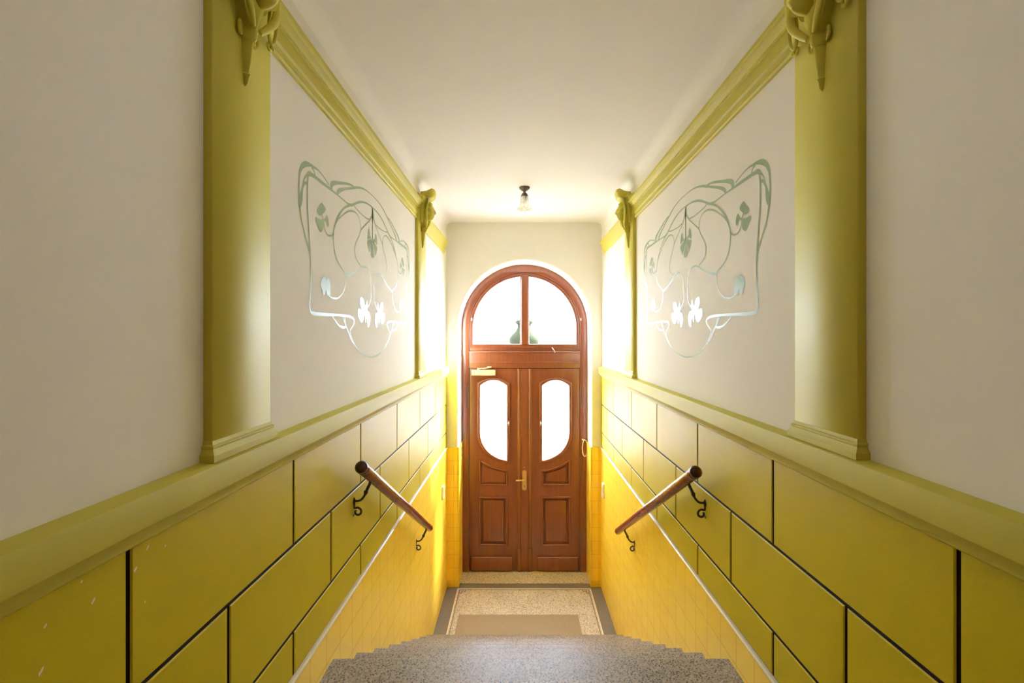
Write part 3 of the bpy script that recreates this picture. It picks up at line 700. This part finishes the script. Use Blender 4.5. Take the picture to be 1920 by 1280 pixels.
# parts only the left, active leaf has
plate('cover_strip', [[(DCX-0.045, LB), (DCX+0.042, LB), (DCX+0.042, LT), (DCX-0.045, LT)]], DY+0.004, 0.03, M['door_wood'], dl, bevel=0.004)
x0, x1, y0, y1 = dx(979.4), dx(987.2), dh(919), dh(881)
rr = (x1-x0)/2; cx = (x0+x1)/2
lp = [(cx+rr*math.cos(a), y0+rr+rr*math.sin(a)) for a in [PI+PI*k/12 for k in range(13)]] + [(cx+rr*math.cos(a), y1-rr+rr*math.sin(a)) for a in [PI*k/12 for k in range(13)]]
hp = plate('handle_plate', [lp], DY-0.002, 0.008, M['brass'], dl, bevel=0.002)
b = MB(); hz = H+dh(897.5)
b.tube([(cx, DY, hz), (cx, DY-0.045, hz), (cx-0.004, DY-0.052, hz), (cx-0.012, DY-0.054, hz), (cx-0.05, DY-0.052, hz-0.001), (cx-0.085, DY-0.05, hz-0.004), (cx-0.10, DY-0.049, hz-0.005)], [0.009, 0.008, 0.0085, 0.008, 0.0085, 0.0095, 0.007], 12)
b.obj('lever_handle', M['brass'], hp)
b = MB(); kz = H+dh(911)
b.lathe([(0.007, 0), (0.007, 0.006), (0.004, 0.008)], (cx, DY-0.001, kz), (0, -1, 0), n=14); b.obj('keyhole', M['dark_bronze'], hp)
b = MB(); b.lathe([(0.006, 0), (0.006, 0.005)], (cx, DY+0.004, H+dh(876)), (0, -1, 0), n=12); b.obj('screw', M['steel'], dl)
dc = plate('door_closer', [[(dx(884.6), dh(703)), (dx(929), dh(703)), (dx(929), dh(693)), (dx(884.6), dh(693))]], DY-0.040, 0.058, M['cream_metal'], dl, bevel=0.006)
b = MB(); z = H+dh(691.5)
b.lathe([(0.014, -0.012), (0.014, 0.008), (0.010, 0.012)], (dx(897), DY-0.014, z), n=16)
b.tube([(dx(897), DY-0.014, z+0.006), (dx(908), DY-0.10, z+0.012), (dx(920), DY-0.03, z+0.024)], 0.006, 8)
b.box((dx(914), DY-0.04, z+0.018), (dx(921.5), DY-0.010, z+0.032)); b.obj('closer_arm', M['cream_metal'], dc)
# pale cord looped on a hook of the right door jamb
b = MB(); pts = [(dx(1092), DY-0.012, H+dh(823))] + [(dx(1096)+0.03*math.sin(a), DY-0.022, H+dh(839)+0.098*math.cos(a)) for a in [0.25+(2*PI-0.5)*k/22 for k in range(23)]] + [(dx(1093.5), DY-0.012, H+dh(824))]
b.tube(spline(pts, 3), 0.0058, 8); b.lathe([(0.010, 0), (0.010, 0.008), (0.005, 0.014)], (dx(1092), DY-0.005, H+dh(823.5)), (0, -1, 0), n=12)
o = b.obj('cord_loop', M['white_plastic']); tag(o, 'pale looped cord hanging on a hook beside the right door leaf', 'cord')

# ---------------------------------------------------------------- handrails
def handrail(s, y0, h0, y1, h1, brackets, label):
    off = 0.09; x = wx(s, off); a = Vector((x, y0, H+h0)); c = Vector((x, y1, H+h1)); d = (c-a).normalized(); ln = (c-a).length
    root = empty('handrail', (wx(s), (y0+y1)/2, H+(h0+h1)/2), label, 'handrail', 'wooden stair handrails')
    b = MB(); r = 0.0275
    b.lathe([(r*0.9, 0.0), (r, 0.004), (r, 0.045), (r*0.97, 0.047), (r*0.97, 0.050), (r, 0.052), (r, ln-0.02), (r*0.95, ln-0.008), (r*0.7, ln), (0.001, ln+0.002)], a, d, n=28)
    b.obj('rail', M['rail_wood'], root)
    b = MB(); b.lathe([(0.001, -0.014), (r*0.55, -0.012), (r*0.9, -0.006), (r*1.06, 0.0), (r*1.08, 0.006), (r*1.0, 0.010)], a, d, n=28); b.obj('end_cap', M['cap_wood'], root)
    b = MB(); b.lathe([(r*1.0, 0.028), (r*1.05, 0.030), (r*1.05, 0.036), (r*1.0, 0.038)], a, d, n=28); b.obj('collar', M['cap_wood'], root)
    for yb in brackets:
        hr = h0 + (h1-h0)*(yb-y0)/(y1-y0) - r/math.cos(math.atan((h0-h1)/(y1-y0))) ; hp_ = hr-0.098
        Q = lambda u, v, w_=0: (wx(s, u), yb+w_, H+hp_+v)
        b = MB()
        b.tube([Q(*p) for p in spline([(0.006, 0.008), (0.022, 0.004), (0.040, 0.008), (0.056, 0.024), (0.066, 0.044), (0.074, 0.064), (0.086, 0.088), (0.090, 0.102)], 5)], [0.0056]*18 + [0.0068, 0.0085, 0.0100, 0.0095, 0.0085]+[0.0075]*13, 10)
        b.tube([Q(*p) for p in ((0.067, 0.047), (0.060, 0.054), (0.056, 0.050))], [0.004, 0.003, 0.0015], 6)
        b.obj('bracket_arm', M['iron'], root)
        b = MB()   # pointed leaf plate on the wall
        b.rings([[Q(0, v, k*w_) for k, v in ((-1, 0.0), (-0.8, 0.012), (0, 0.030), (0.8, 0.012), (1, 0.0), (0.75, -0.016), (0, -0.036), (-0.75, -0.016))] if z_ == 0 else [Q(0.014*1, v*0.55, k*w_*0.5) for k, v in ((-1, 0.0), (-0.8, 0.012), (0, 0.030), (0.8, 0.012), (1, 0.0), (0.75, -0.016), (0, -0.036), (-0.75, -0.016))] for z_, w_ in ((0, 0.016), (1, 0.016))])
        b.obj('wall_leaf', M['iron'], root, ang=60)
        b = MB(); pts = [(0.006, -0.012), (0.010, -0.030)]
        for k in range(17):
            a_ = PI*0.55 - k*0.36; rr_ = 0.021*(1-k/30)
            pts.append((0.026+rr_*math.cos(a_), -0.050+rr_*math.sin(a_)))
        pts = [(max(u, 0.005), v) for u, v in pts]
        b.tube([Q(*p) for p in spline(pts, 3)], 0.0054, 8); b.obj('scroll', M['iron'], root)
        b = MB(); b.lathe([(0.010, 0), (0.010, 0.005), (0.006, 0.009)], Q(0.0, -0.066), (-s, 0, 0), n=14); b.obj('rosette', M['iron'], root)
    return root
handrail(-1, 2.114, -0.602, 3.737, -1.568, (2.25, 3.60), 'brown wooden handrail on black scroll brackets, left wall')
handrail(1, 2.154, -0.636, 3.875, -1.654, (2.25, 3.62), 'brown wooden handrail on black scroll brackets, right wall')

# ---------------------------------------------------------------- ceiling lamp
lx, ly, lz = 0.0435, 3.92, H+CEIL
root = empty('ceiling_lamp', (lx, ly, lz), 'small ceiling lamp with bronze base and frilled glass bell shade', 'lamp')
b = MB(); b.lathe([(0.001, 0), (0.046, 0), (0.047, -0.006), (0.040, -0.016), (0.026, -0.027), (0.012, -0.036), (0.008, -0.045), (0.001, -0.046)], (lx, ly, lz), n=32); b.obj('ceiling_rose', M['dark_bronze'], root)
b = MB(); b.lathe([(0.001, -0.044), (0.014, -0.046), (0.024, -0.056), (0.030, -0.070), (0.032, -0.080), (0.028, -0.082), (0.001, -0.080)], (lx, ly, lz), n=32); b.obj('shade_holder', M['dark_bronze'], root)
wob = lambda k, a: (0, 0, 0, 0, 0.0005, 0.001, 0.003, 0.006, 0.007, 0.003, 0.001)[min(k, 10)]*math.sin(12*a)
b = MB(); b.lathe([(0.029, -0.078), (0.032, -0.084), (0.034, -0.10), (0.037, -0.125), (0.039, -0.150), (0.042, -0.163), (0.052, -0.176), (0.062, -0.188), (0.060, -0.190), (0.049, -0.178), (0.036, -0.160)], (lx, ly, lz), n=96, wob=wob)
b.obj('glass_shade', M['shade'], root, ang=60)
b = MB(); b.lathe([(0.001, -0.150), (0.012, -0.146), (0.019, -0.132), (0.017, -0.112), (0.011, -0.094), (0.010, -0.080)], (lx, ly, lz), n=20); b.obj('bulb', M['white_plastic'], root)

# ---------------------------------------------------------------- small things
b = MB(); b.box((-0.612, 4.14, 0.0015), (0.590, 4.585, 0.011)); o = b.obj('doormat', M['mat'], sm=False)
tag(o, 'flat taupe doormat on the lower landing at the foot of the stairs', 'doormat')
def wall_box(s, y, h0, h1, label):
    root = empty('door_opener_panel', (wx(s, 0.010), y, H+h0), label, 'wall panel')
    b = MB(); b.box((wx(s, 0.010), y-0.035, H+h0), (wx(s, 0.030), y+0.035, H+h1)); b.obj('housing', M['white_plastic'], root, sm=False)
    b = MB(); b.box((wx(s, 0.030), y-0.02, H+h0+0.05), (wx(s, 0.034), y+0.02, H+h0+0.11)); b.obj('button_plate', M['cream_metal'], root, sm=False)
wall_box(1, 4.93, -1.735, -1.585, 'white panel on the yellow tiles of the right wall beside the door')
wall_box(-1, 4.80, -1.70, -1.57, 'white panel on the yellow tiles of the left wall beside the door')

# ---------------------------------------------------------------- outside
b = MB(); b.box((-14, DY+0.14, -0.35), (14, 30, -0.15)); o = b.obj('floor', M['paving'], sm=False); struct(o)
root = empty('garden_urn', (0.075, 7.3, H-0.30), 'mossy stone urn outside, seen behind the arched window', 'urn')
b = MB(); z0 = H-0.30
b.lathe([(0.001, 0), (0.12, 0), (0.12, 0.04), (0.08, 0.06), (0.10, 0.09), (0.18, 0.14), (0.232, 0.20), (0.243, 0.25), (0.235, 0.29), (0.20, 0.34), (0.15, 0.385), (0.118, 0.43), (0.105, 0.48), (0.112, 0.505), (0.135, 0.52), (0.142, 0.54), (0.135, 0.565), (0.11, 0.575), (0.09, 0.56), (0.001, 0.50)], (0.075, 7.3, z0), n=40)
b.obj('urn_body', M['stone'], root)
root = empty('gate_pier', (0.075, 7.3, -0.15), 'plain stone pier outside carrying the urn behind the door', 'pier')
b = MB(); b.box((-0.075, 7.15, -0.15), (0.225, 7.45, z0-0.05)); b.obj('shaft', M['stone'], root, sm=False)
b = MB(); b.box((-0.105, 7.12, z0-0.05), (0.255, 7.48, z0)); b.obj('coping', M['stone'], root, sm=False)
